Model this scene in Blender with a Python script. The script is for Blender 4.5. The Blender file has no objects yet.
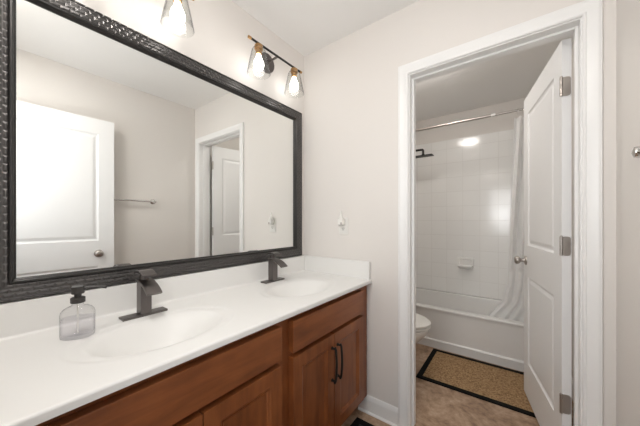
import bpy, bmesh, math, random
from math import sin, cos, pi, radians, sqrt
from mathutils import Vector, Matrix
random.seed(4)
S = bpy.context.scene
COL = S.collection

# ------------------------------------------------------------------ camera
cam_d = bpy.data.cameras.new('camera')
cam_d.sensor_width = 36.0
cam_d.lens = 265.0 / 640.0 * 36.0
cam_d.shift_y = 8.0 / 640.0
cam_d.clip_start = 0.02
cam = bpy.data.objects.new('camera', cam_d)
cam.location = (0, 0, 1.215)
cam.rotation_euler = (pi / 2, 0, math.atan2(198, 265))
COL.objects.link(cam)
S.camera = cam

# ------------------------------------------------------------------ light and exposure
S.view_settings.view_transform = 'Standard'
S.view_settings.look = 'None'
S.view_settings.gamma = 1.0
S.view_settings.exposure = 0.5
ZC_ = 2.465
S.cycles.max_bounces = 12
S.cycles.diffuse_bounces = 8
S.cycles.transparent_max_bounces = 16
S.cycles.sample_clamp_indirect = 6.0
world = bpy.data.worlds.new('daylight')
S.world = world
world.use_nodes = True
bg = world.node_tree.nodes['Background']
bg.inputs[0].default_value = (0.93, 0.97, 1.0, 1)
bg.inputs[1].default_value = 0.5

def area(name, loc, rot, sx, sy, power, color=(1, 1, 1)):
    l = bpy.data.lights.new(name, 'AREA')
    l.shape = 'RECTANGLE'; l.size = sx; l.size_y = sy
    l.energy = power; l.color = color
    o = bpy.data.objects.new(name, l)
    o.location = loc; o.rotation_euler = rot
    COL.objects.link(o)
    return o
# daylight from the bedroom window behind the open entry door
area('bedroom_window_light', (-0.43, -4.4, 1.25), (pi / 2, 0, 0), .40, .95, 8, (0.95, 0.98, 1.0))
# added fill lamps: one outside the doorway tilted up, one unseen under the ceiling
area('doorway_fill', (-0.24, -.30, 1.55), (pi / 2 + .55, 0, 0), .52, .9, 7.0, (0.98, 0.99, 1.0))
area('ceiling_fill', (-.50, .03, ZC_ - .012), (0, 0, 0), .34, .16, 7.5, (1.0, .97, .93))
BULB = 6.5
TUB_LAMP = 21.0

# ------------------------------------------------------------------ materials
def mat(name, color=(.8, .8, .8), rough=.5, metal=0.0, spec=.5, emit=None, estr=0.0):
    m = bpy.data.materials.new(name)
    m.use_nodes = True
    b = m.node_tree.nodes['Principled BSDF']
    b.inputs['Base Color'].default_value = (*color, 1)
    b.inputs['Roughness'].default_value = rough
    b.inputs['Metallic'].default_value = metal
    b.inputs['Specular IOR Level'].default_value = spec
    if emit:
        b.inputs['Emission Color'].default_value = (*emit, 1)
        b.inputs['Emission Strength'].default_value = estr
    return m

def nd(m, kind, **kw):
    n = m.node_tree.nodes.new(kind)
    for k, v in kw.items():
        if k in n.inputs.keys():
            n.inputs[k].default_value = v
        else:
            setattr(n, k, v)
    return n

def lk(m, a, b):
    m.node_tree.links.new(a, b)

def coords(m, scale=(1, 1, 1), kind='Object', rot=(0, 0, 0)):
    tc = nd(m, 'ShaderNodeTexCoord')
    mp = nd(m, 'ShaderNodeMapping')
    mp.inputs['Scale'].default_value = scale
    mp.inputs['Rotation'].default_value = rot
    lk(m, tc.outputs[kind], mp.inputs[0])
    return mp.outputs[0]

def ramp(m, fac, stops):
    r = nd(m, 'ShaderNodeValToRGB')
    e = r.color_ramp.elements
    while len(e) < len(stops):
        e.new(.5)
    for k, (p, c) in enumerate(stops):
        e[k].position = p; e[k].color = (*c, 1)
    lk(m, fac, r.inputs[0])
    return r.outputs[0]

def bump(m, height, strength, dist=.002):
    b = nd(m, 'ShaderNodeBump')
    b.inputs['Strength'].default_value = strength
    b.inputs['Distance'].default_value = dist
    lk(m, height, b.inputs['Height'])
    lk(m, b.outputs[0], m.node_tree.nodes['Principled BSDF'].inputs['Normal'])

def pbsdf(m):
    return m.node_tree.nodes['Principled BSDF']

def wall_paint(name, c):
    m = mat(name, c, .75, spec=.25)
    n = nd(m, 'ShaderNodeTexNoise', Scale=350.0, Detail=2.0)
    lk(m, coords(m), n.inputs['Vector'])
    bump(m, n.outputs[0], .06, .001)
    return m

M = {}
M['wall'] = wall_paint('warm_grey_paint', (.755, .725, .695))
M['ceiling'] = wall_paint('ceiling_paint', (.84, .835, .825))
M['trim'] = mat('white_gloss_trim', (.84, .84, .835), .32)
M['door'] = mat('white_door_paint', (.83, .83, .83), .38)
M['counter'] = mat('white_cultured_marble', (.79, .785, .77), .42)
M['porcelain'] = mat('white_porcelain', (.82, .81, .79), .12)
M['acrylic'] = mat('white_tub_enamel', (.76, .75, .735), .2)
M['nickel'] = mat('brushed_nickel', (.50, .46, .43), .32, 1.0)
M['chrome'] = mat('chrome', (.75, .74, .73), .14, 1.0)
M['bronze'] = mat('dark_gunmetal', (.15, .135, .13), .33, .95)
M['black'] = mat('matte_black_metal', (.014, .013, .012), .42, .3)
M['black_plastic'] = mat('dark_brown_plastic', (.03, .027, .025), .38)
M['brass'] = mat('brushed_brass', (.47, .28, .125), .32, 1.0)
M['rubber'] = mat('black_border_cloth', (.006, .006, .006), .9, 0.0, .15)
M['plastic'] = mat('white_plastic', (.80, .79, .76), .35)
M['slot'] = mat('dark_slot', (.02, .02, .02), .6)
M['gap_shade'] = mat('dark_shadow_gap_wood', (.05, .02, .01), .6)

# glossy white tile
m = mat('white_wall_tile', (.78, .775, .76), .12)
br = nd(m, 'ShaderNodeTexBrick', Scale=1.0)
br.offset = 0.0
br.inputs['Brick Width'].default_value = .168
br.inputs['Row Height'].default_value = .168
br.inputs['Mortar Size'].default_value = .0022
br.inputs['Mortar Smooth'].default_value = .4
br.inputs['Color1'].default_value = (.87, .865, .85, 1)
br.inputs['Color2'].default_value = (.845, .84, .825, 1)
br.inputs['Mortar'].default_value = (.76, .75, .73, 1)
tc = nd(m, 'ShaderNodeUVMap')
lk(m, tc.outputs[0], br.inputs['Vector'])
lk(m, br.outputs['Color'], pbsdf(m).inputs['Base Color'])
inv = nd(m, 'ShaderNodeMath', operation='SUBTRACT'); inv.inputs[0].default_value = 1.0
lk(m, br.outputs['Fac'], inv.inputs[1])
nz = nd(m, 'ShaderNodeTexNoise', Scale=9.0, Detail=1.0)
lk(m, tc.outputs[0], nz.inputs['Vector'])
ad = nd(m, 'ShaderNodeMath', operation='MULTIPLY_ADD'); ad.inputs[1].default_value = .10
lk(m, nz.outputs[0], ad.inputs[0]); lk(m, inv.outputs[0], ad.inputs[2])
bump(m, ad.outputs[0], .5, .0015)
M['tile'] = m

# stone-look vinyl floor
m = mat('brown_stone_vinyl', (.3, .22, .16), .38)
v = coords(m, (1, 1, 1), rot=(0, 0, .6))
n1 = nd(m, 'ShaderNodeTexNoise', Scale=6.0, Detail=10.0, Roughness=.72, Distortion=.5)
n2 = nd(m, 'ShaderNodeTexNoise', Scale=28.0, Detail=6.0, Roughness=.6)
lk(m, v, n1.inputs['Vector']); lk(m, v, n2.inputs['Vector'])
mx = nd(m, 'ShaderNodeMath', operation='MULTIPLY_ADD'); mx.inputs[1].default_value = .35
lk(m, n2.outputs[0], mx.inputs[0]); lk(m, n1.outputs[0], mx.inputs[2])
c = ramp(m, mx.outputs[0], [(.50, (.16, .093, .055)), (.63, (.30, .192, .12)), (.74, (.42, .29, .195)), (.88, (.55, .415, .305))])
lk(m, c, pbsdf(m).inputs['Base Color'])
M['floor'] = m

# stained maple
def wood(name, axis):
    m = mat(name, (.2, .07, .03), .36, spec=.45)
    sc = {'x': (1.6, 14, 14), 'y': (14, 1.6, 14), 'z': (14, 14, 1.6)}[axis]
    n1 = nd(m, 'ShaderNodeTexNoise', Scale=1.6, Detail=7.0, Roughness=.6, Distortion=.6)
    lk(m, coords(m, sc), n1.inputs['Vector'])
    n2 = nd(m, 'ShaderNodeTexNoise', Scale=5.0, Detail=3.0)
    lk(m, coords(m), n2.inputs['Vector'])
    a = nd(m, 'ShaderNodeMath', operation='MULTIPLY_ADD'); a.inputs[1].default_value = .6
    lk(m, n1.outputs[0], a.inputs[0])
    b = nd(m, 'ShaderNodeMath', operation='MULTIPLY'); b.inputs[1].default_value = .4
    lk(m, n2.outputs[0], b.inputs[0]); lk(m, b.outputs[0], a.inputs[2])
    c = ramp(m, a.outputs[0], [(.33, (.14, .040, .0115)), (.5, (.222, .069, .0205)), (.68, (.295, .099, .031))])
    lk(m, c, pbsdf(m).inputs['Base Color'])
    return m
M['wood_h'] = wood('stained_maple_horizontal', 'y')
M['wood_v'] = wood('stained_maple_vertical', 'z')

# hammered woven mirror frame
m = mat('woven_pewter_frame', (.10, .095, .093), .30, .8)
uv = nd(m, 'ShaderNodeUVMap')
br = nd(m, 'ShaderNodeTexBrick', Scale=1.0)
br.inputs['Brick Width'].default_value = .026
br.inputs['Row Height'].default_value = .0145
br.inputs['Mortar Size'].default_value = .007
br.inputs['Mortar Smooth'].default_value = 1.0
lk(m, uv.outputs[0], br.inputs['Vector'])
iv = nd(m, 'ShaderNodeMath', operation='SUBTRACT'); iv.inputs[0].default_value = 1.0
lk(m, br.outputs['Fac'], iv.inputs[1])
nz = nd(m, 'ShaderNodeTexNoise', Scale=120.0, Detail=2.0)
lk(m, uv.outputs[0], nz.inputs['Vector'])
ad = nd(m, 'ShaderNodeMath', operation='MULTIPLY_ADD'); ad.inputs[1].default_value = .12
lk(m, nz.outputs[0], ad.inputs[0]); lk(m, iv.outputs[0], ad.inputs[2])
bump(m, ad.outputs[0], 1.0, .0019)
M['frame'] = m
M['frame_lip'] = mat('pewter_frame_lip', (.035, .033, .032), .33, .5)
M['mirror'] = mat('silvered_glass', (.90, .91, .895), .0, 1.0)

# jute mat
m = mat('woven_jute', (.35, .22, .11), .9, spec=.1)
n1 = nd(m, 'ShaderNodeTexVoronoi', Scale=130.0)
lk(m, coords(m, (1, .7, 1)), n1.inputs['Vector'])
n2 = nd(m, 'ShaderNodeTexNoise', Scale=90.0, Detail=4.0, Roughness=.7)
lk(m, coords(m), n2.inputs['Vector'])
c = ramp(m, n2.outputs[0], [(.32, (.15, .085, .035)), (.5, (.33, .21, .115)), (.68, (.52, .35, .18))])
lk(m, c, pbsdf(m).inputs['Base Color'])
bump(m, n1.outputs[0], .8, .004)
M['jute'] = m

# clear glass: a see-through shell with a fresnel gloss
def clear(name, tint, gloss_min=.03, edge=(.5, .5, .52)):
    m = bpy.data.materials.new(name); m.use_nodes = True
    nt = m.node_tree
    for n in list(nt.nodes):
        if n.type != 'OUTPUT_MATERIAL':
            nt.nodes.remove(n)
    out = [n for n in nt.nodes if n.type == 'OUTPUT_MATERIAL'][0]
    t = nd(m, 'ShaderNodeBsdfTransparent'); t.inputs[0].default_value = (*tint, 1)
    g = nd(m, 'ShaderNodeBsdfGlossy'); g.inputs['Roughness'].default_value = .03
    w = nd(m, 'ShaderNodeLayerWeight'); w.inputs[0].default_value = .5
    pw = nd(m, 'ShaderNodeMath', operation='POWER'); pw.inputs[1].default_value = 4.0
    lk(m, w.outputs['Facing'], pw.inputs[0])
    f = nd(m, 'ShaderNodeMath', operation='MULTIPLY_ADD'); f.inputs[1].default_value = .40; f.inputs[2].default_value = gloss_min
    lk(m, pw.outputs[0], f.inputs[0])
    x = nd(m, 'ShaderNodeMixShader')
    lk(m, f.outputs[0], x.inputs[0]); lk(m, t.outputs[0], x.inputs[1]); lk(m, g.outputs[0], x.inputs[2])
    mc = nd(m, 'ShaderNodeMix', data_type='RGBA')
    mc.inputs[6].default_value = (*tint, 1); mc.inputs[7].default_value = (*edge, 1)
    lk(m, pw.outputs[0], mc.inputs[0]); lk(m, mc.outputs[2], t.inputs[0])
    lk(m, x.outputs[0], out.inputs['Surface'])
    return m
M['glass'] = clear('clear_glass', (.96, .965, .96))
M['bottle'] = clear('clear_bottle_glass', (.95, .95, .955))
M['liquid'] = clear('clear_hand_soap', (.96, .955, .97), gloss_min=.01, edge=(.8, .8, .83))

# curtain: fabric that lets a little light through
m = mat('white_curtain_fabric', (.90, .90, .895), .55, spec=.3)
nt = m.node_tree
out = [n for n in nt.nodes if n.type == 'OUTPUT_MATERIAL'][0]
tl = nd(m, 'ShaderNodeBsdfTranslucent'); tl.inputs[0].default_value = (.9, .9, .895, 1)
tp = nd(m, 'ShaderNodeBsdfTransparent')
x1 = nd(m, 'ShaderNodeMixShader'); x1.inputs[0].default_value = .30
x2 = nd(m, 'ShaderNodeMixShader'); x2.inputs[0].default_value = .08
lk(m, pbsdf(m).outputs[0], x1.inputs[1]); lk(m, tl.outputs[0], x1.inputs[2])
lk(m, x1.outputs[0], x2.inputs[1]); lk(m, tp.outputs[0], x2.inputs[2])
lk(m, x2.outputs[0], out.inputs['Surface'])
M['curtain'] = m
M['bulb'] = mat('frosted_lit_bulb', (.9, .9, .88), .4, emit=(1.0, .97, .935), estr=BULB)
M['lamp'] = mat('lit_opal_glass', (.9, .9, .88), .3, emit=(1.0, .955, .90), estr=TUB_LAMP)

# ------------------------------------------------------------------ mesh helpers
def B():
    return bmesh.new()

def box(bm, x0, x1, y0, y1, z0, z1, bev=0.0, seg=2):
    t = bmesh.new()
    bmesh.ops.create_cube(t, size=1.0)
    bmesh.ops.scale(t, vec=(x1 - x0, y1 - y0, z1 - z0), verts=t.verts)
    bmesh.ops.translate(t, vec=((x0 + x1) / 2, (y0 + y1) / 2, (z0 + z1) / 2), verts=t.verts)
    if bev > 0:
        bmesh.ops.bevel(t, geom=t.edges[:], offset=bev, segments=seg, profile=.5, affect='EDGES')
    merge(bm, t)

def merge(bm, t):
    me = bpy.data.meshes.new('tmp')
    t.to_mesh(me); t.free()
    bm.from_mesh(me)
    bpy.data.meshes.remove(me)

def loft(bm, rings, cap0=True, cap1=True, closed=True):
    vr = [[bm.verts.new(p) for p in r] for r in rings]
    n = len(vr[0])
    for a, b in zip(vr[:-1], vr[1:]):
        for i in range(n if closed else n - 1):
            j = (i + 1) % n
            bm.faces.new((a[i], a[j], b[j], b[i]))
    if cap0: bm.faces.new(list(reversed(vr[0])))
    if cap1: bm.faces.new(vr[-1])
    return vr

def lathe(bm, prof, c=(0, 0, 0), n=32, axis='z', cap0=True, cap1=True):
    rings = []
    for r, h in prof:
        ring = []
        for i in range(n):
            a = 2 * pi * i / n
            p = {'z': (r * cos(a), r * sin(a), h), 'x': (h, r * cos(a), r * sin(a)), 'y': (r * sin(a), h, r * cos(a))}[axis]
            ring.append((c[0] + p[0], c[1] + p[1], c[2] + p[2]))
        rings.append(ring)
    loft(bm, rings, cap0, cap1)

def tube(bm, pts, r, n=12, cap=True):
    pts = [Vector(p) for p in pts]
    rr = r if isinstance(r, (list, tuple)) else [r] * len(pts)
    rings = []
    up = None
    for i, p in enumerate(pts):
        d = (pts[min(i + 1, len(pts) - 1)] - pts[max(i - 1, 0)]).normalized()
        if up is None:
            up = Vector((0, 0, 1)) if abs(d.z) < .9 else Vector((1, 0, 0))
        s = d.cross(up).normalized(); up = s.cross(d).normalized()
        rings.append([tuple(p + (s * cos(2 * pi * k / n) + up * sin(2 * pi * k / n)) * rr[i]) for k in range(n)])
    loft(bm, rings, cap, cap)

def rrect(cx, cy, hx, hy, r, z, k=6):
    pts = []
    for (sx, sy, a0) in ((1, 1, 0), (-1, 1, pi / 2), (-1, -1, pi), (1, -1, 3 * pi / 2)):
        for i in range(k + 1):
            a = a0 + i * pi / 2 / k
            pts.append((cx + sx * (hx - r) + r * cos(a), cy + sy * (hy - r) + r * sin(a), z))
    return pts

def prism(bm, prof, axis, a0, a1):
    """extrude a closed 2D profile along an axis"""
    def P(p, t):
        return {'x': (t, p[0], p[1]), 'y': (p[0], t, p[1]), 'z': (p[0], p[1], t)}[axis]
    loft(bm, [[P(p, a0) for p in prof], [P(p, a1) for p in prof]])

def panel_slab(bm, w, h, t, panels, prof, back=True):
    """slab in x 0..w, z 0..h, y 0 (front) .. t with sunk panels; prof = [(inset, depth)]"""
    xs = sorted(set([0, w] + [p[0] for p in panels] + [p[1] for p in panels]))
    zs = sorted(set([0, h] + [p[2] for p in panels] + [p[3] for p in panels]))
    tb = bmesh.new()
    def face(y0, sg, pan):
        for i in range(len(xs) - 1):
            for j in range(len(zs) - 1):
                xm, zm = (xs[i] + xs[i + 1]) / 2, (zs[j] + zs[j + 1]) / 2
                if any(p[0] < xm < p[1] and p[2] < zm < p[3] for p in pan):
                    continue
                tb.faces.new([tb.verts.new(q) for q in ((xs[i], y0, zs[j]), (xs[i + 1], y0, zs[j]), (xs[i + 1], y0, zs[j + 1]), (xs[i], y0, zs[j + 1]))])
        for (a, b, c, d) in pan:
            rings = [[(a + s, y0 + sg * e, c + s), (b - s, y0 + sg * e, c + s), (b - s, y0 + sg * e, d - s), (a + s, y0 + sg * e, d - s)] for s, e in [(0, 0)] + prof]
            loft(tb, rings, cap0=False)
    face(0, 1, panels)
    face(t, -1, panels if back else [])
    for q in (((0, 0, 0), (w, 0, 0), (w, t, 0), (0, t, 0)), ((0, 0, h), (w, 0, h), (w, t, h), (0, t, h)),
              ((0, 0, 0), (0, t, 0), (0, t, h), (0, 0, h)), ((w, 0, 0), (w, t, 0), (w, t, h), (w, 0, h))):
        tb.faces.new([tb.verts.new(p) for p in q])
    bmesh.ops.remove_doubles(tb, verts=tb.verts, dist=1e-5)
    merge(bm, tb)

WORLD = {}
def obj(name, bm, m, parent=None, local=False, smooth=30, bevel=0.0):
    """link bm as one mesh object; coordinates are world unless local"""
    bmesh.ops.recalc_face_normals(bm, faces=bm.faces)
    if parent is not None and not local:
        bmesh.ops.translate(bm, vec=-WORLD[parent.name], verts=bm.verts)
    me = bpy.data.meshes.new(name)
    bm.to_mesh(me); bm.free()
    me.materials.append(m)
    if smooth:
        for p in me.polygons: p.use_smooth = True
        me.set_sharp_from_angle(angle=radians(smooth))
    o = bpy.data.objects.new(name, me)
    COL.objects.link(o)
    if parent is not None:
        o.parent = parent
    WORLD[o.name] = WORLD[parent.name] if parent is not None else Vector((0, 0, 0))
    if bevel:
        b = o.modifiers.new('bevel', 'BEVEL'); b.width = bevel; b.segments = 2; b.limit_method = 'ANGLE'; b.angle_limit = radians(40)
    if smooth and not bevel:
        wn = o.modifiers.new('normals', 'WEIGHTED_NORMAL'); wn.keep_sharp = True; wn.weight = 80
    return o

def tag(o, label, cat, group=None):
    o['label'] = label; o['category'] = cat
    if group: o['group'] = group
    return o

def thing(name, loc, label, cat, group=None, rotz=0):
    o = bpy.data.objects.new(name, None)
    o.empty_display_size = .05
    o.location = loc; o.rotation_euler = (0, 0, rotz)
    COL.objects.link(o)
    WORLD[o.name] = Vector(loc)
    return tag(o, label, cat, group)

def struct(name, bm, m, **kw):
    o = obj(name, bm, m, **kw); o['kind'] = 'structure'
    return o

def copy_tree(o, parent=None):
    c = o.copy(); COL.objects.link(c)
    if parent is not None: c.parent = parent
    WORLD[c.name] = WORLD[o.name]
    for ch in list(o.children):
        copy_tree(ch, c)
    return c

# ------------------------------------------------------------------ room shell
XL, XR = -1.30, .311          # vanity wall, towel-bar wall
YF = -.05                     # entry wall (behind the camera)
YB0, YB1 = 1.54, 1.655        # wall with the tub-room doorway
YT = 3.40                     # far wall of the tub room
ZC = 2.465
OX0, OX1, OZ = -.520, .225, 2.078      # rough doorway opening
bm = B(); box(bm, XL - .1, XR + .1, -3.0, YT + .1, -.05, 0); struct('floor', bm, M['floor'], smooth=0)
bm = B(); box(bm, XL - .1, XR + .1, YF - .12, YT + .1, ZC, ZC + .05); struct('ceiling', bm, M['ceiling'], smooth=0)
bm = B(); box(bm, XL - .1, XL, YF - .12, YT + .1, 0, ZC); struct('wall_left', bm, M['wall'], smooth=0)
bm = B(); box(bm, XR, XR + .1, YF - .12, YT + .1, 0, ZC); struct('wall_right', bm, M['wall'], smooth=0)
bm = B()
box(bm, XL, OX0, YB0, YB1, 0, ZC); box(bm, OX1, XR, YB0, YB1, 0, ZC); box(bm, OX0, OX1, YB0, YB1, OZ, ZC)
struct('wall_back', bm, M['wall'], smooth=0)
bm = B(); box(bm, XL, XR, YT, YT + .1, 0, ZC); struct('wall_tub', bm, M['wall'], smooth=0)
EX0, EX1 = -.53, .270
bm = B()
box(bm, XL, EX0, YF - .12, YF, 0, ZC); box(bm, EX1, XR, YF - .12, YF, 0, ZC); box(bm, EX0, EX1, YF - .12, YF, 2.08, ZC)
struct('wall_front', bm, M['wall'], smooth=0)

# tile surround above the tub: three slabs with UVs in metres
def tile_slab(name, x0, x1, y0, y1, z0, z1, along):
    bm = B(); box(bm, x0, x1, y0, y1, z0, z1, .003, 2)
    uvl = bm.loops.layers.uv.new('UVMap')
    for f in bm.faces:
        for l in f.loops:
            p = l.vert.co
            l[uvl].uv = ((p.x if along == 'x' else p.y) + 10.0 * .168, p.z - .38)
    return struct(name, bm, M['tile'], smooth=0)
TZ0, TZ1 = .383, 2.165
tile_slab('wall_tile_back', XL, XR, YT - .010, YT, TZ0, TZ1, 'x')
tile_slab('wall_tile_left', XL, XL + .010, 2.70, YT - .0105, TZ0, TZ1, 'y')
tile_slab('wall_tile_right', XR - .010, XR, 2.70, YT - .0105, TZ0, TZ1, 'y')

# door casing: stepped profile swept up, over and down; (distance from opening edge, projection)
CAS = [(0, 0), (0, .010), (.004, .013), (.010, .013), (.012, .010), (.016, .011), (.026, .015), (.040, .018), (.048, .0185), (.051, .0165), (.056, .0165), (.058, .013), (.058, 0)]
def casing(bm, x0, x1, zt, y, sg):
    rings = []
    for d, h in CAS:
        rings.append([(x0 - d, y + sg * h, 0.0), (x0 - d, y + sg * h, zt + d), (x1 + d, y + sg * h, zt + d), (x1 + d, y + sg * h, 0.0)])
    # transpose: one loop of profile points per path point
    path = [[r[k] for r in rings] for k in range(4)]
    loft(bm, path, True, True, closed=True)
JX0, JX1, JZ = -.503, .209, 2.060
bm = B()
box(bm, OX0, JX0, YB0 + .0, YB1, 0, OZ); box(bm, JX1, OX1, YB0, YB1, 0, OZ); box(bm, JX0, JX1, YB0, YB1, JZ, OZ)
# door stop strip, set back from the tub-room face by one door thickness
sy0, sy1 = YB1 - .037 - .034, YB1 - .037
box(bm, JX0, JX0 + .011, sy0, sy1, 0, JZ, .002); box(bm, JX1 - .011, JX1, sy0, sy1, 0, JZ, .002); box(bm, JX0 + .011, JX1 - .011, sy0, sy1, JZ - .011, JZ, .002)
casing(bm, JX0 - .005, JX1 + .005, JZ + .005, YB0, -1)
casing(bm, JX0 - .005, JX1 + .005, JZ + .005, YB1, 1)
frame1 = struct('trim_1', bm, M['trim'], smooth=35)
bm = B(); box(bm, JX0 - .0005, JX0 + .0012, YB1 - .034, YB1 - .004, .925, .985, .0005, 1)
sp = obj('strike_plate', bm, M['nickel'], frame1)

# entry door frame behind the camera
bm = B()
box(bm, EX0, EX0 + .017, YF - .12, YF, 0, 2.08); box(bm, EX1 - .017, EX1, YF - .12, YF, 0, 2.08); box(bm, EX0 + .017, EX1 - .017, YF - .12, YF, 2.063, 2.08)
struct('trim_2', bm, M['trim'], smooth=35)

# baseboards
BBP = [(0, 0), (.014, 0), (.014, .075), (.012, .080), (.012, .086), (.0085, .092), (.0085, .097), (.004, .104), (0, .104)]
def baseboard(name, axis, a0, a1, base, sg):
    bm = B(); prism(bm, [(base + sg * d, z) for d, z in BBP], axis, a0, a1)
    return struct(name, bm, M['trim'], smooth=40)
bm = B()
prism(bm, [(YB0 - d, z) for d, z in BBP], 'x', -.828, JX0 - .064)
prism(bm, [(YB0 - .014 - .011 * cos(a), .011 * sin(a)) for a in [k * pi / 12 for k in range(7)]] + [(YB0 - .014, 0.0)], 'x', -.828, JX0 - .064)
struct('baseboard_back', bm, M['trim'], smooth=40)
baseboard('baseboard_right', 'y', YF, YB0 - .0, XR, -1)
baseboard('baseboard_tub_left', 'y', YB1 + .001, 2.665, XL, 1)
baseboard('baseboard_tub_right', 'y', YB1 + .001, 2.665, XR, -1)
baseboard('baseboard_tub_front', 'x', XL + .0145, JX0 - .064, YB1, 1)

# ------------------------------------------------------------------ vanity cabinet
VX, VY0, VY1 = -.775, YF + .003, 1.537
van = thing('vanity_cabinet', (-1.03, .75, 0), 'long reddish brown wooden vanity cabinet under the white double sink top', 'cabinet')
bm = B()
box(bm, XL + .004, VX - .02, VY0, VY0 + .018, .10, .815)          # end panels
box(bm, XL + .004, VX - .02, VY1 - .018, VY1, .10, .815)
box(bm, XL + .004, VX - .02, VY0 + .018, VY1 - .018, .10, .116)   # bottom
box(bm, XL + .004, XL + .010, VY0 + .018, VY1 - .018, .116, .815)
box(bm, XL + .004, VX - .07, .785, .803, .116, .62)               # middle partition
box(bm, VX - .082, VX - .066, VY0, VY1, 0.0, .10)                 # toe kick board
obj('carcass', bm, M['wood_h'], van, smooth=0)
bm = B()   # face frame: stiles and rails
FF = [(VY0, .075), (.737, .823), (1.425, VY1)]
for a, b in FF: box(bm, VX - .02, VX, a, b, .10, .8215)
for a, b in ((.075, .737), (.823, 1.425)):
    for z0, z1 in ((.10, .135), (.635, .675), (.788, .8215)):
        box(bm, VX - .02, VX, a, b, z0, z1)
obj('face_frame', bm, M['wood_v'], van, smooth=0)
bm = B(); box(bm, VX - .0235, VX - .0205, .0751, .7369, .136, .784); box(bm, VX - .0235, VX - .0205, .8231, 1.4249, .136, .784)
obj('gap_shade_sheet', bm, M['gap_shade'], van, smooth=0)  # near-black sheet, painted shade for the gaps around drawers and doors

def front_panel(name, y0, y1, z0, z1, panels, prof, m):
    """slab facing +x standing proud of the face frame"""
    bm = B(); panel_slab(bm, y1 - y0, z1 - z0, .030, panels, prof, back=False)
    # local x -> world y ; local y(front 0) -> world x decreasing
    for v in bm.verts:
        x, y, z = v.co
        v.co = (VX + .0305 - y, y0 + x, z0 + z)
    return obj(name, bm, m, van, smooth=0, bevel=.0022)
dr1 = front_panel('drawer_front', .085, .747, .665, .798, [], [], M['wood_h'])
dr2 = front_panel('drawer_front', .813, 1.435, .665, .798, [], [], M['wood_h'])
SH = [(.003, .004), (.010, .0055), (.014, .010)]
def cab_door(y0, y1, hy):
    w, h = y1 - y0, .645 - .140
    d = front_panel('cabinet_door', y0, y1, .140, .645, [(.058, w - .058, .058, h - .058)], SH, M['wood_v'])
    bm = B()
    xh = VX + .0305
    z0, z1 = .412, .588
    rs = []
    for z in (z0, z1):
        lathe(bm, [(.0085, 0), (.0085, .003), (.0055, .005), (.005, .022)], (xh, hy, z + (.008 if z == z0 else -.008)), 16, 'x')
    pts = []
    for k in range(17):
        t = k / 16
        zz = z0 + (z1 - z0) * t
        bow = .022 + .006 * sin(pi * t) - (.006 * (1 - min(1, min(t, 1 - t) / .06)))
        pts.append((xh + bow, hy, zz))
    tube(bm, pts, [.0068 if k in (0, 16) else .0058 for k in range(17)], 12)
    h = obj('handle', bm, M['black'], d, smooth=50)
    h['label'] = 'black metal bar pull'
    return d
cab_door(.085, .4185, .4185 - .035)
cab_door(.4225, .747, .4225 + .022)
cab_door(.813, 1.117, 1.117 - .020)
cab_door(1.121, 1.435, 1.121 + .026)

# ------------------------------------------------------------------ vanity top with two moulded basins
top = thing('double_sink_countertop', (-1.02, .75, .823), 'white double sink countertop with moulded oval basins on the brown vanity', 'countertop')
X0, X1, Y0, Y1, ZT = XL + .002, -.740, YF + .003, 1.5365, .846
SINKS = ((-.985, .41), (-.985, 1.135))
def sst(t):
    t = max(0.0, min(1.0, t)); return t * t * (3 - 2 * t)
def height(x, y):
    z = ZT
    for (cx, cy) in SINKS:
        e = sqrt(((x - cx) / .152) ** 2 + ((y - cy) / .215) ** 2)
        e2 = sqrt(((x - cx) / .169) ** 2 + ((y - cy) / .262) ** 2)
        z -= .005 * sst((1.0 - e2) / .07)
        if e < 1.0:
            z -= .115 * (1 - e ** 2.1) ** 1.6
    d = X1 - x
    r = .008
    if d < r: z -= r - sqrt(max(0, r * r - (r - d) ** 2))
    return z
NX, NY = 84, 226
xs = [X0 + (X1 - X0 - .008) * i / (NX - 6) for i in range(NX - 5)] + [X1 - .008 + .008 * sin(pi / 2 * k / 5) for k in range(1, 6)]
ys = [Y0 + (Y1 - Y0) * j / NY for j in range(NY + 1)]
bm = B()
g = [[bm.verts.new((x, y, height(x, y))) for y in ys] for x in xs]
for i in range(len(xs) - 1):
    for j in range(NY):
        bm.faces.new((g[i][j], g[i + 1][j], g[i + 1][j + 1], g[i][j + 1]))
ring = [g[i][0] for i in range(len(xs))] + [g[-1][j] for j in range(1, NY + 1)] + [g[i][NY] for i in range(len(xs) - 2, -1, -1)] + [g[0][j] for j in range(NY - 1, 0, -1)]
low = [bm.verts.new((v.co.x, v.co.y, .8235)) for v in ring]
for k in range(len(ring)):
    q = (k + 1) % len(ring)
    bm.faces.new((ring[k], low[k], low[q], ring[q]))
slab = obj('counter_slab', bm, M['counter'], top, smooth=50)
bm = B(); box(bm, X0, X0 + .020, Y0, Y1, ZT - .002, .958, .004, 3)
# small cove where the backsplash meets the slab
prism(bm, [(X0 + .019, ZT - .002)] + [(X0 + .032 - .013 * sin(a), ZT + .012 - .013 * cos(a)) for a in [k * pi / 12 for k in range(7)]], 'y', Y0 + .004, Y1 - .021)
obj('backsplash', bm, M['counter'], top, smooth=40)
bm = B(); box(bm, X0 + .0205, -.748, Y1 - .020, Y1, ZT - .002, .958, .004, 3)
obj('side_splash', bm, M['counter'], top, smooth=40)
for (cx, cy) in SINKS:
    bm = B()
    zb = height(cx, cy)
    lathe(bm, [(.031, zb - .004), (.031, zb + .0015), (.028, zb + .003), (.021, zb + .003), (.020, zb + .001), (.0195, zb + .005), (.012, zb + .0075), (.002, zb + .008)], (cx, cy, 0), 28)
    d = obj('drain', bm, M['bronze'], top, smooth=50)
    d['label'] = 'dark metal pop-up drain'

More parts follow.
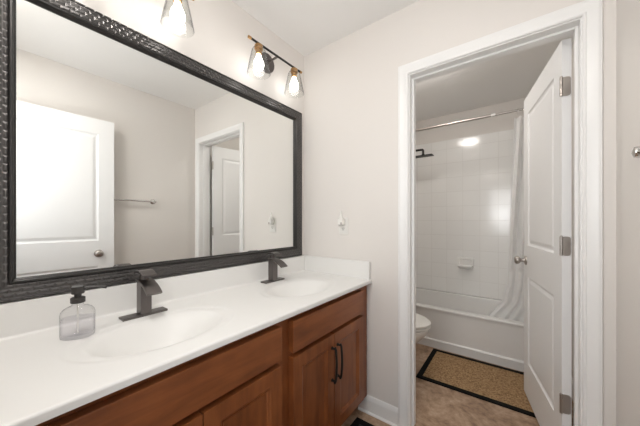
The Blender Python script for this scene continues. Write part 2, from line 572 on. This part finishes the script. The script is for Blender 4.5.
# ------------------------------------------------------------------ faucets
def make_faucet(loc):
    t = thing('faucet', loc, 'dark gunmetal waterfall faucet behind the near basin beside the soap dispenser', 'faucet')
    x, y, z = loc
    bm = B(); box(bm, x - .024, x + .024, y - .0775, y + .0775, z, z + .008, .0015)
    obj('base_plate', bm, M['bronze'], t, smooth=40)
    bm = B(); box(bm, x - .022, x + .022, y - .019, y + .019, z + .008, z + .132, .002)
    obj('body', bm, M['bronze'], t, smooth=40)
    # open waterfall spout: wide curved plate arcing forward and down
    bm = B()
    out, inn = [], []
    for k in range(15):
        s = k / 14
        a = s * radians(47)
        px = x - .020 + .165 * sin(a)
        pz = z + .142 - .135 * (1 - cos(a))
        nx, nz = sin(a), cos(a)
        out.append((px, pz)); inn.append((px - nx * .009, pz - nz * .009))
    prism(bm, [(p[0], p[1]) for p in out] + [(p[0], p[1]) for p in reversed(inn)], 'y', y - .026, y + .026)
    obj('spout', bm, M['bronze'], t, smooth=35, bevel=.0012)
    bm = B(); lathe(bm, [(.016, z + .138), (.016, z + .152), (.013, z + .154), (.013, z + .162)], (x - .004, y, 0), 24)
    neck = obj('handle_neck', bm, M['bronze'], t, smooth=40)
    bm = B()
    up, dn = [], []
    for k in range(11):
        s = k / 10
        px = x - .030 + .082 * s
        pz = z + .170 + .010 * sin(pi * min(1, s * .9)) - .010 * s * s
        up.append((px, pz)); dn.append((px, pz - .007 - .004 * (1 - s)))
    prism(bm, up + list(reversed(dn)), 'y', y - .025, y + .025)
    obj('lever_handle', bm, M['bronze'], t, smooth=35, bevel=.0012)
    return t
f1 = make_faucet((-1.180, .422, ZT + .0002))
f1.name = 'faucet'
f2 = copy_tree(f1)
f2.location = (-1.207, 1.132, ZT + .0002)
tag(f2, 'dark gunmetal waterfall faucet behind the far basin, nearer the doorway wall', 'faucet')
for f in (f1, f2): f['group'] = 'faucets on the vanity top'

# ------------------------------------------------------------------ soap dispenser
SX, SY, SZ = -1.125, .215, ZT + .0005
soap = thing('soap_dispenser', (SX, SY, SZ), 'clear glass soap dispenser with dark pump on the white counter', 'soap dispenser')
soap.rotation_euler = (0, 0, 0)
ANG = radians(62)
def oval(a, b, z, n=36, p=2.6):
    pts = []
    for i in range(n):
        t = 2 * pi * i / n
        cx, sx = cos(t), sin(t)
        u = a * math.copysign(abs(cx) ** (2 / p), cx); v = b * math.copysign(abs(sx) ** (2 / p), sx)
        pts.append((SX + u * cos(ANG) - v * sin(ANG), SY + u * sin(ANG) + v * cos(ANG), SZ + z))
    return pts
bm = B()
loft(bm, [oval(.036, .026, 0), oval(.041, .030, .003), oval(.042, .031, .010), oval(.0425, .031, .030), oval(.0425, .031, .072), oval(.041, .030, .082), oval(.035, .026, .091), oval(.026, .021, .097), oval(.017, .016, .099, p=2), oval(.0145, .0145, .101, p=2), oval(.0145, .0145, .108, p=2)])
bottle = obj('bottle', bm, M['bottle'], soap, smooth=50)
bm = B()
loft(bm, [oval(.032, .022, .010), oval(.038, .027, .011), oval(.0408, .0292, .018), oval(.0408, .0292, .062)])
obj('liquid_soap', bm, M['liquid'], bottle, smooth=40)
bm = B(); tube(bm, [(SX, SY, SZ + .012), (SX, SY, SZ + .106)], .0028, 10)
obj('dip_tube', bm, M['plastic'], bottle, smooth=50)
bm = B()
lathe(bm, [(.017, SZ + .1085), (.0185, SZ + .110), (.0185, SZ + .124), (.016, SZ + .126), (.009, SZ + .127), (.009, SZ + .136), (.015, SZ + .137), (.0165, SZ + .139), (.0165, SZ + .157), (.0155, SZ + .160), (.004, SZ + .161)], (SX, SY, 0), 28)
tube(bm, [(SX, SY, SZ + .152), (SX + .010, SY + .03, SZ + .1525), (SX + .020, SY + .056, SZ + .151), (SX + .024, SY + .068, SZ + .147)], [.006, .0055, .0045, .004], 12)
p = obj('pump', bm, M['black_plastic'], soap, smooth=45)
p['label'] = 'dark plastic pump head and nozzle'

# ------------------------------------------------------------------ wall mirror
MY0, MY1, MZ0, MZ1 = .028, 1.488, .962, 2.010
mir = thing('wall_mirror', (XL, .75, .962), 'large mirror in a dark woven-texture frame on the vanity wall', 'mirror')
def frame_loops(prof, bm):
    uvl = bm.loops.layers.uv.new('UVMap')
    corners = [(MY0, MZ0, 1, 1), (MY1, MZ0, -1, 1), (MY1, MZ1, -1, -1), (MY0, MZ1, 1, -1)]
    vr = [[bm.verts.new((XL + .0015 + h, cy + sy * d, cz + sz * d)) for (cy, cz, sy, sz) in corners] for d, h in prof]
    ins = [d for d, h in prof]
    for k in range(len(prof) - 1):
        for i in range(4):
            j = (i + 1) % 4
            f = bm.faces.new((vr[k][i], vr[k][j], vr[k + 1][j], vr[k + 1][i]))
            for l in f.loops:
                y, z = l.vert.co.y, l.vert.co.z
                dd = ins[k] if l.vert in vr[k] else ins[k + 1]
                l[uvl].uv = ((y if i in (0, 2) else z) + 3.0, dd + .0035)
bm = B()
frame_loops([(0, 0), (0, .020), (.002, .023), (.006, .023), (.008, .020), (.012, .0205), (.030, .0235), (.049, .0205), (.053, .018)], bm)
obj('frame', bm, M['frame'], mir, smooth=35)
bm = B()
frame_loops([(.053, .002), (.053, .0195), (.056, .0225), (.060, .0225), (.063, .019), (.064, .013), (.068, .011), (.070, .008), (.070, .002)], bm)
obj('inner_lip', bm, M['frame_lip'], mir, smooth=35)
bm = B(); box(bm, XL + .001, XL + .0055, MY0 + .03, MY1 - .03, MZ0 + .03, MZ1 - .03)
obj('mirror_glass', bm, M['mirror'], mir, smooth=0)

# ------------------------------------------------------------------ vanity lights
def make_light(cy):
    z = 2.232
    t = thing('vanity_light', (XL, cy, z), 'two-bulb dark bar light with clear shades above the right end of the mirror', 'wall light', 'vanity lights above the mirror')
    bm = B(); lathe(bm, [(.060, 0.001), (.060, .016), (.057, .020), (.012, .021)], (XL, cy, z - .005), 40, 'x')
    obj('backplate', bm, M['bronze'], t, smooth=40)
    bm = B(); tube(bm, [(XL + .02, cy, z - .005), (XL + .06, cy, z - .003), (XL + .108, cy, z)], .007, 12)
    lathe(bm, [(.012, .020), (.012, .030), (.007, .034)], (XL, cy, z - .005), 20, 'x')
    obj('arm', bm, M['bronze'], t, smooth=40)
    xb = XL + .110
    bm = B(); tube(bm, [(xb, cy - .205, z), (xb, cy + .205, z)], .0065, 14)
    obj('bar', bm, M['black'], t, smooth=40)
    for s in (-1, 1):
        bm = B(); tube(bm, [(xb, cy + s * .2055, z), (xb, cy + s * .222, z)], .0085, 14)
        obj('bar_tip', bm, M['brass'], t, smooth=40)
        yb = cy + s * .150
        bm = B(); lathe(bm, [(.012, z - .006), (.022, z - .010), (.024, z - .014), (.024, z - .034), (.020, z - .036)], (xb, yb, 0), 28)
        sk = obj('socket', bm, M['brass'], t, smooth=40)
        bm = B(); lathe(bm, [(.0175, z - .037), (.0175, z - .062), (.015, z - .064)], (xb, yb, 0), 24)
        obj('socket_sleeve', bm, M['brass'], sk, smooth=40)
        # open-bottomed glass, wider towards the rim
        bm = B()
        lathe(bm, [(.024, z - .028), (.033, z - .032), (.040, z - .044), (.052, z - .100), (.066, z - .170), (.0665, z - .173), (.064, z - .173), (.050, z - .100), (.038, z - .046), (.031, z - .034)], (xb, yb, 0), 40, cap0=False, cap1=False)
        obj('glass_shade', bm, M['glass'], t, smooth=50)
        bm = B()
        lathe(bm, [(.013, z - .066), (.015, z - .078), (.022, z - .094), (.028, z - .108), (.030, z - .122), (.028, z - .136), (.021, z - .147), (.010, z - .153), (.001, z - .154)], (xb, yb, 0), 16)
        obj('bulb', bm, M['bulb'], t, smooth=60)
    return t
v1 = make_light(1.156)
v2 = copy_tree(v1)
v2.location.y = .405
tag(v2, 'two-bulb bar light at the top edge, above the near basin', 'wall light', 'vanity lights above the mirror')

# ------------------------------------------------------------------ outlet and plug-in on the doorway wall
ox, oz, oy = -.949, 1.182, YB0
out = thing('outlet_cover', (ox, oy, oz), 'white wall outlet plate between mirror and doorway', 'outlet')
bm = B(); box(bm, ox - .036, ox + .036, oy - .006, oy - .0002, oz - .058, oz + .058, .003)
obj('plate', bm, M['plastic'], out, smooth=40)
for dz in (-.020,):
    bm = B(); loft(bm, [[(p[0], oy - .0062, p[2]) for p in [(q[0], 0, q[1]) for q in rrect(ox, oz + dz, .017, .0145, .008, 0)]], [(q[0], oy - .0085, q[1]) for q in rrect(ox, oz + dz, .017, .0145, .008, 0)]])
    so = obj('socket_face', bm, M['plastic'], out, smooth=40)
    bm = B()
    box(bm, ox - .008, ox - .0055, oy - .0092, oy - .0086, oz + dz - .001, oz + dz + .008)
    box(bm, ox + .0055, ox + .008, oy - .0092, oy - .0086, oz + dz - .001, oz + dz + .008)
    lathe(bm, [(.003, -.0092), (.003, -.0086)], (ox, oy, oz + dz - .007), 12, 'y')
    obj('slots', bm, M['slot'], so, smooth=0)
plug = thing('plug_in_air_freshener', (ox - .006, oy - .009, oz + .03), 'small white plug-in with a pointed top in the wall outlet', 'air freshener')
bm = B()
cxp, czp = ox - .004, oz + .028
def pr2(hx, y, zc, hz, r):
    return [(q[0], y, q[1]) for q in rrect(cxp, zc, hx, hz, r, 0)]
loft(bm, [pr2(.016, oy - .0075, czp, .020, .009), pr2(.022, oy - .014, czp, .026, .012), pr2(.023, oy - .032, czp, .027, .012), pr2(.018, oy - .042, czp, .020, .010)])
obj('plug_body', bm, M['plastic'], plug, smooth=50)
bm = B(); lathe(bm, [(.016, czp + .022), (.0165, czp + .030), (.011, czp + .040), (.006, czp + .052), (.005, czp + .072), (.002, czp + .074)], (cxp - .002, oy - .027, 0), 20)
obj('refill_bottle', bm, M['plastic'], plug, smooth=50)
bm = B(); box(bm, cxp + .002, cxp + .016, oy - .045, oy - .0415, czp - .022, czp - .004, .0015)
d = obj('vent', bm, M['nickel'], plug, smooth=40); d['label'] = 'grey vent opening'

# ------------------------------------------------------------------ panel doors
DPROF = [(.004, .005), (.012, .0085), (.018, .0085), (.036, .003), (.040, .0025)]
def make_door(name, loc, rotz, w, flip, t=.035, ks=1.0, sides=(-1, 1), backset=.062):
    """hinge edge at local x=0; slab runs along +x, thickness y 0..t"""
    bm = B(); h = 2.040
    pan = [(.105, w - .105, 1.030, h - .125), (.105, w - .105, .235, .820)]
    panel_slab(bm, w, h, t, pan, DPROF, back=True)
    bmesh.ops.translate(bm, vec=(0, 0, .022), verts=bm.verts)
    d = obj(name, bm, M['door'], None, smooth=0)
    d.location = loc; d.rotation_euler = (0, 0, rotz)
    d['kind'] = 'structure'
    WORLD[d.name] = Vector((0, 0, 0))
    for s in sides:
        y0 = 0.0 if s < 0 else t
        bm = B(); s *= ks
        lathe(bm, [(.031, y0 + s * .0005), (.031, y0 + s * .004), (.027, y0 + s * .007), (.013, y0 + s * .009), (.0105, y0 + s * .013), (.0105, y0 + s * .026), (.016, y0 + s * .030), (.025, y0 + s * .036), (.0275, y0 + s * .044), (.026, y0 + s * .052), (.019, y0 + s * .058), (.006, y0 + s * .060)], (w - backset, 0, .945), 28, 'y')
        k = obj('knob', bm, M['nickel'], d, local=True, smooth=50)
        k['label'] = 'brushed nickel round knob'
    bm = B(); box(bm, w - .0005, w + .001, .006, t - .006, .915, .975, .0004, 1)
    obj('latch_plate', bm, M['nickel'], d, local=True)
    for hz in (1.842, 1.098, .362):
        bm = B()
        pts = rrect(.0175 + .002, hz, .0165, .0445, .011, 0, 4)
        loft(bm, [[(.0002, q[0], q[1]) for q in pts], [(-.0022, q[0], q[1]) for q in pts]])
        yk = t + .003 if flip else -.003
        # barrel of five knuckles
        for q in range(5):
            z0 = hz - .0445 + q * .0178
            lathe(bm, [(.0062, z0 + .0004), (.0062, z0 + .0174)], (-.004, yk, 0), 14)
        lathe(bm, [(.004, hz + .0445), (.0055, hz + .046), (.003, hz + .049)], (-.004, yk, 0), 14)
        for (sy, sz) in ((.012, .030), (.026, .012), (.012, -.012), (.026, -.030)):
            lathe(bm, [(.0034, -.0028), (.0030, -.0022)], (0, sy, hz + sz), 10, 'x')
        hg = obj('hinge', bm, M['nickel'], d, local=True, smooth=40)
        hg['label'] = 'nickel butt hinge'
    return d
# door face seen in the photo = local y 0 side; hinge edge corner at (.153, 1.665)
a1 = math.atan2(.700, -.132)
dA = make_door('door_1', (.164, 1.671, 0), a1, .705, True, ks=1.12)
# slab thickness must lie to the right of the seen face: local +y is (-sin a, cos a) -> flip to other side
dA.location = (.164 + .035 * sin(a1), 1.671 - .035 * cos(a1), 0)
a2 = math.atan2(.735, -.028)
dB = make_door('door_2', (.2645, .040, 0), a2, .731, False, t=.030, ks=.70, sides=(1,), backset=.104)

# ------------------------------------------------------------------ towel bar on the right wall
tb = thing('towel_bar', (XR, .85, 1.40), 'chrome towel bar on the right wall beside the open entry door', 'towel bar')
bm = B(); tube(bm, [(XR - .044, .625, 1.405), (XR - .044, 1.103, 1.405)], .0085, 16)
obj('bar', bm, M['chrome'], tb, smooth=50)
for y in (.622, 1.108):
    bm = B()
    lathe(bm, [(.024, -.0008), (.024, -.006), (.020, -.010), (.011, -.014), (.009, -.030), (.014, -.033), (.017, -.044), (.014, -.054), (.004, -.058)], (XR, y, 1.405), 24, 'x')
    obj('post', bm, M['chrome'], tb, smooth=50)

# ------------------------------------------------------------------ bathtub
TY0, TY1, TX0, TX1, TZ = 2.690, YT - .002, XL + .003, XR - .003, .380
tub = thing('bathtub', ((TX0 + TX1) / 2, (TY0 + TY1) / 2, 0), 'white alcove bathtub with plain apron behind the brown mat', 'bathtub')
bm = B()
# apron profile along x: top rim roll, recessed panel, ledge and kick
ap = [(TY0 + .06, TZ), (TY0 + .012, TZ), (TY0 + .003, TZ - .004), (TY0, TZ - .012), (TY0 + .002, TZ - .022), (TY0 + .010, TZ - .030), (TY0 + .014, TZ - .05), (TY0 + .012, .082), (TY0 + .006, .076), (TY0 - .002, .073), (TY0 - .004, .068), (TY0 - .001, .060), (TY0, 0), (TY0 + .06, 0)]
prism(bm, ap, 'x', TX0, TX1)
obj('apron', bm, M['acrylic'], tub, smooth=35)
bm = B()
cx, cy = (TX0 + TX1) / 2, (TY0 + .06 + TY1) / 2
HX, HY = (TX1 - TX0) / 2, (TY1 - TY0 - .06) / 2
ix, iy = HX - .07, HY - .02
icy = cy - .012
rings = [rrect(cx, cy, HX, HY, .004, 0), rrect(cx, cy, HX, HY, .004, TZ), rrect(cx, icy, ix, iy, .10, TZ), rrect(cx, icy, ix - .006, iy - .006, .10, TZ - .002),
         rrect(cx, icy, ix - .014, iy - .014, .10, TZ - .012), rrect(cx, icy, ix - .028, iy - .026, .11, TZ - .10), rrect(cx, icy, ix - .06, iy - .05, .12, .12), rrect(cx, icy, ix - .10, iy - .09, .12, .075), rrect(cx, icy, ix - .16, iy - .14, .10, .065)]
loft(bm, rings)
obj('basin', bm, M['acrylic'], tub, smooth=40)
bm = B(); lathe(bm, [(.030, .0655), (.030, .068), (.022, .069)], (TX0 + .33, icy, 0), 20)
obj('drain', bm, M['chrome'], tub, smooth=40)

# soap dish on the tile
sd = thing('soap_dish', (-.476, YT - .010, .74), 'white ceramic soap dish set on the tiled tub wall', 'soap dish')
ysd = YT - .0105
bm = B()
def dr(hx, hz, r, y, zc=.740): return [(q[0], y, q[1]) for q in rrect(-.476, zc, hx, hz, r, 0)]
loft(bm, [dr(.082, .062, .012, ysd), dr(.082, .062, .012, ysd - .010), dr(.076, .056, .012, ysd - .016), dr(.062, .042, .012, ysd - .016), dr(.058, .038, .012, ysd - .004)])
back = obj('back_plate', bm, M['porcelain'], sd, smooth=40)
bm = B()
loft(bm, [rrect(-.476, ysd - .044, .050, .026, .014, .684), rrect(-.476, ysd - .050, .072, .038, .02, .700), rrect(-.476, ysd - .050, .076, .042, .02, .716), rrect(-.476, ysd - .050, .072, .038, .02, .718), rrect(-.476, ysd - .048, .062, .028, .016, .706)])
obj('tray', bm, M['porcelain'], sd, smooth=45)

# shower head
sh = thing('rain_shower', (XL + .010, 3.05, 2.0), 'black rain shower head on a long arm above the bathtub', 'shower head')
xs0 = XL + .0105
bm = B(); lathe(bm, [(.030, 0), (.030, .004), (.022, .010), (.011, .014)], (xs0, 3.05, 2.01), 24, 'x')
obj('wall_flange', bm, M['black'], sh, smooth=40)
bm = B(); tube(bm, [(xs0 + .01, 3.05, 2.01), (-1.0, 3.05, 2.01), (-.870, 3.05, 2.010), (-.850, 3.05, 2.008), (-.846, 3.05, 1.998), (-.846, 3.05, 1.955)], .012, 14)
obj('shower_arm', bm, M['black'], sh, smooth=45)
bm = B(); box(bm, -.942, -.742, 3.005, 3.095, 1.932, 1.942, .003)
lathe(bm, [(.018, 1.942), (.018, 1.952), (.013, 1.962)], (-.846, 3.05, 0), 20)
obj('spray_plate', bm, M['black'], sh, smooth=40)

# shower rod
ROD_Y, ROD_Z = 2.760, 2.140
rod = thing('shower_rod', (0, ROD_Y, ROD_Z), 'chrome shower curtain rod spanning above the bathtub', 'curtain rod')
bm = B(); tube(bm, [(XL + .016, ROD_Y, ROD_Z), (-.19, ROD_Y, ROD_Z)], .0125, 18)
obj('outer_tube', bm, M['nickel'], rod, smooth=50)
bm = B(); tube(bm, [(-.195, ROD_Y, ROD_Z), (XR - .016, ROD_Y, ROD_Z)], .0100, 18)
obj('inner_tube', bm, M['nickel'], rod, smooth=50)
bm = B(); lathe(bm, [(.0125, -.190), (.0150, -.188), (.0150, -.160), (.0105, -.157)], (0, ROD_Y, ROD_Z), 18, 'x')
obj('collar', bm, M['plastic'], rod, smooth=50)
for x, s in ((XL + .0105, 1), (XR - .0105, -1)):
    bm = B(); lathe(bm, [(.026, 0), (.026, s * .006), (.018, s * .018), (.014, s * .022)], (x, ROD_Y, ROD_Z), 22, 'x')
    obj('end_cap', bm, M['chrome'], rod, smooth=45)

# shower curtain bunched at the right, hem trailing to the left inside the tub
cur = thing('shower_curtain', (.10, ROD_Y, .22), 'white shower curtain bunched behind the door, hem inside the tub', 'shower curtain')
NU, NV = 150, 60
bm = B()
grid = []
for j in range(NV + 1):
    s = j / NV                     # 0 top, 1 hem
    z = 2.085 - s * (2.085 - .235)
    row = []
    pull = sst((s - .45) / .55)
    for i in range(NU + 1):
        u = i / NU
        left = -.025 - .075 * s - .06 * max(0.0, (s - .75) / .25) - .14 * max(0.0, (s - .86) / .14) ** .8
        right = .262 - .085 * s ** 4
        x = left + (right - left) * (u + .012 * sin(19 * u + 3 * s))
        amp = .019 + .008 * sin(7 * u)
        amp *= 1.0 - .35 * s
        y = ROD_Y + .045 * pull + .012 + amp * sin(2 * pi * 5.5 * u + .9 * sin(2.2 * s)) + .007 * sin(31 * u + 5 * s)
        y += .035 * sst((s - .7) / .3) * (1 - u)
        y = max(y, ROD_Y - .03) if s < .7 else max(y, 2.795)
        if s > .7: y = max(y, 2.79 + .04 * (s - .7) / .3)
        row.append(bm.verts.new((x, y, z + .012 * sin(3 * u + 1) * (1 if s > .95 else 0))))
    grid.append(row)
for j in range(NV):
    for i in range(NU):
        bm.faces.new((grid[j][i], grid[j][i + 1], grid[j + 1][i + 1], grid[j + 1][i]))
cl = obj('curtain_cloth', bm, M['curtain'], cur, smooth=80)
for k in range(8):
    bm = B()
    xr = -.015 + .268 * (k + .5) / 8
    pts = [(xr + .003 * sin(a), ROD_Y + .024 * cos(a), ROD_Z - .012 + .030 * sin(a)) for a in [2 * pi * q / 20 for q in range(21)]]
    tube(bm, pts, .0018, 8)
    obj('curtain_ring', bm, M['chrome'], cur, smooth=50)

# ------------------------------------------------------------------ toilet (mostly hidden behind the casing)
TCY, TIP = 2.130, -.535
toi = thing('toilet', (-.90, TCY, 0), 'white toilet seen beside the bathtub just past the door casing', 'toilet')
def egg(x0, x1, hw, z, n=40):
    """egg outline, blunt back at x0, rounded nose at x1"""
    xm = x0 + (x1 - x0) * .45
    pts = []
    for i in range(n):
        a = 2 * pi * i / n
        cxx = cos(a)
        x = xm + (x1 - xm) * cxx if cxx >= 0 else xm + (xm - x0) * cxx
        y = hw * sin(a) * (1.0 if cxx >= 0 else 1.0 - .10 * cxx * cxx)
        pts.append((x, TCY + y, z))
    return pts
bm = B()
loft(bm, [egg(-1.10, -.70, .105, 0), egg(-1.10, -.70, .105, .02), egg(-1.09, -.72, .090, .08), egg(-1.08, -.71, .092, .17), egg(-1.06, -.65, .125, .24), egg(-1.04, -.585, .165, .31), egg(-1.03, -.552, .180, .355), egg(-1.03, -.548, .182, .380), egg(-1.02, -.56, .174, .386)])
box(bm, -1.15, -1.0, TCY - .10, TCY + .10, .02, .375, .02)
obj('bowl', bm, M['porcelain'], toi, smooth=50)
bm = B()
loft(bm, [egg(-1.01, -.545, .178, .3875), egg(-1.01, -.539, .184, .392), egg(-1.01, -.539, .184, .400), egg(-1.005, -.544, .180, .4045)])
obj('seat', bm, M['plastic'], toi, smooth=40)
bm = B()
loft(bm, [egg(-1.01, -.552, .172, .4055), egg(-1.01, -.550, .174, .411), egg(-1.012, -.537, .186, .414), egg(-1.012, -.537, .186, .424), egg(-1.005, -.547, .178, .432), egg(-.98, -.60, .14, .436)])
for s in (-1, 1):
    box(bm, -1.03, -.985, TCY + s * .07 - .018, TCY + s * .07 + .018, .3865, .425, .006)
obj('lid', bm, M['plastic'], toi, smooth=40)
bm = B()
loft(bm, [rrect(-1.20, TCY, .080, .195, .03, .372), rrect(-1.20, TCY, .088, .215, .03, .44), rrect(-1.20, TCY, .092, .228, .03, .715)])
obj('tank', bm, M['porcelain'], toi, smooth=40)
bm = B()
loft(bm, [rrect(-1.198, TCY, .095, .235, .03, .716), rrect(-1.198, TCY, .098, .240, .03, .722), rrect(-1.198, TCY, .098, .240, .03, .742), rrect(-1.198, TCY, .090, .232, .03, .750)])
obj('tank_lid', bm, M['porcelain'], toi, smooth=40)
bm = B(); lathe(bm, [(.014, 0), (.014, .006), (.008, .012)], (-1.107, TCY + .16, .655), 16, 'x')
box(bm, -1.098, -1.090, TCY + .085, TCY + .17, .648, .662, .003)
obj('flush_lever', bm, M['chrome'], toi, smooth=40)

# ------------------------------------------------------------------ floor mats
def make_mat(name, x0, x1, y0, y1, label, mc, rot, bw=.040, border=True):
    cx, cy = (x0 + x1) / 2, (y0 + y1) / 2
    t = thing(name, (cx, cy, 0), label, 'mat', None)
    hx, hy = (x1 - x0) / 2, (y1 - y0) / 2
    bm = B(); box(bm, -hx + bw - .004, hx - bw + .004, -hy + bw - .004, hy - bw + .004, .0004, .0068)
    obj('woven_field', bm, mc, t, local=True, smooth=0)
    bm = B()
    def R(d, z): return [(-hx + d, -hy + d, z), (hx - d, -hy + d, z), (hx - d, hy - d, z), (-hx + d, hy - d, z)]
    loft(bm, [R(bw, .0004), R(.001, .0004), R(0, .002), R(.001, .0075), R(.004, .009), R(bw - .003, .009), R(bw, .0075), R(bw, .0004)], False, False)
    b = obj('border', bm, M['rubber'], t, local=True, smooth=0)
    b['label'] = 'black cloth edging'
    t.rotation_euler = (0, 0, rot)
    return t
make_mat('bath_mat', -.640, .215, 2.100, 2.662, 'brown woven mat with black edging in front of the bathtub', M['jute'], radians(.6))
M['black_mat'] = mat('black_pile', (.012, .012, .012), .95)
make_mat('floor_mat', -.795, -.22, .62, 1.446, 'black floor mat in front of the brown vanity cabinet', M['black_mat'], 0)

# ------------------------------------------------------------------ tub-room ceiling light
cl = thing('ceiling_light', (-.60, 2.17, ZC), 'round lit flush ceiling light in the tub room', 'ceiling light')
bm = B(); lathe(bm, [(.150, ZC - .0005), (.150, ZC - .022), (.142, ZC - .028)], (-.60, 2.17, 0), 40)
obj('base_ring', bm, M['nickel'], cl, smooth=40)
bm = B()
lathe(bm, [(.139, ZC - .029)] + [(.139 * cos(a), ZC - .029 - .070 * sin(a)) for a in [k * pi / 2 / 8 for k in range(1, 8)]] + [(.002, ZC - .099)], (-.60, 2.17, 0), 32)
obj('glass_dome', bm, M['lamp'], cl, smooth=60)
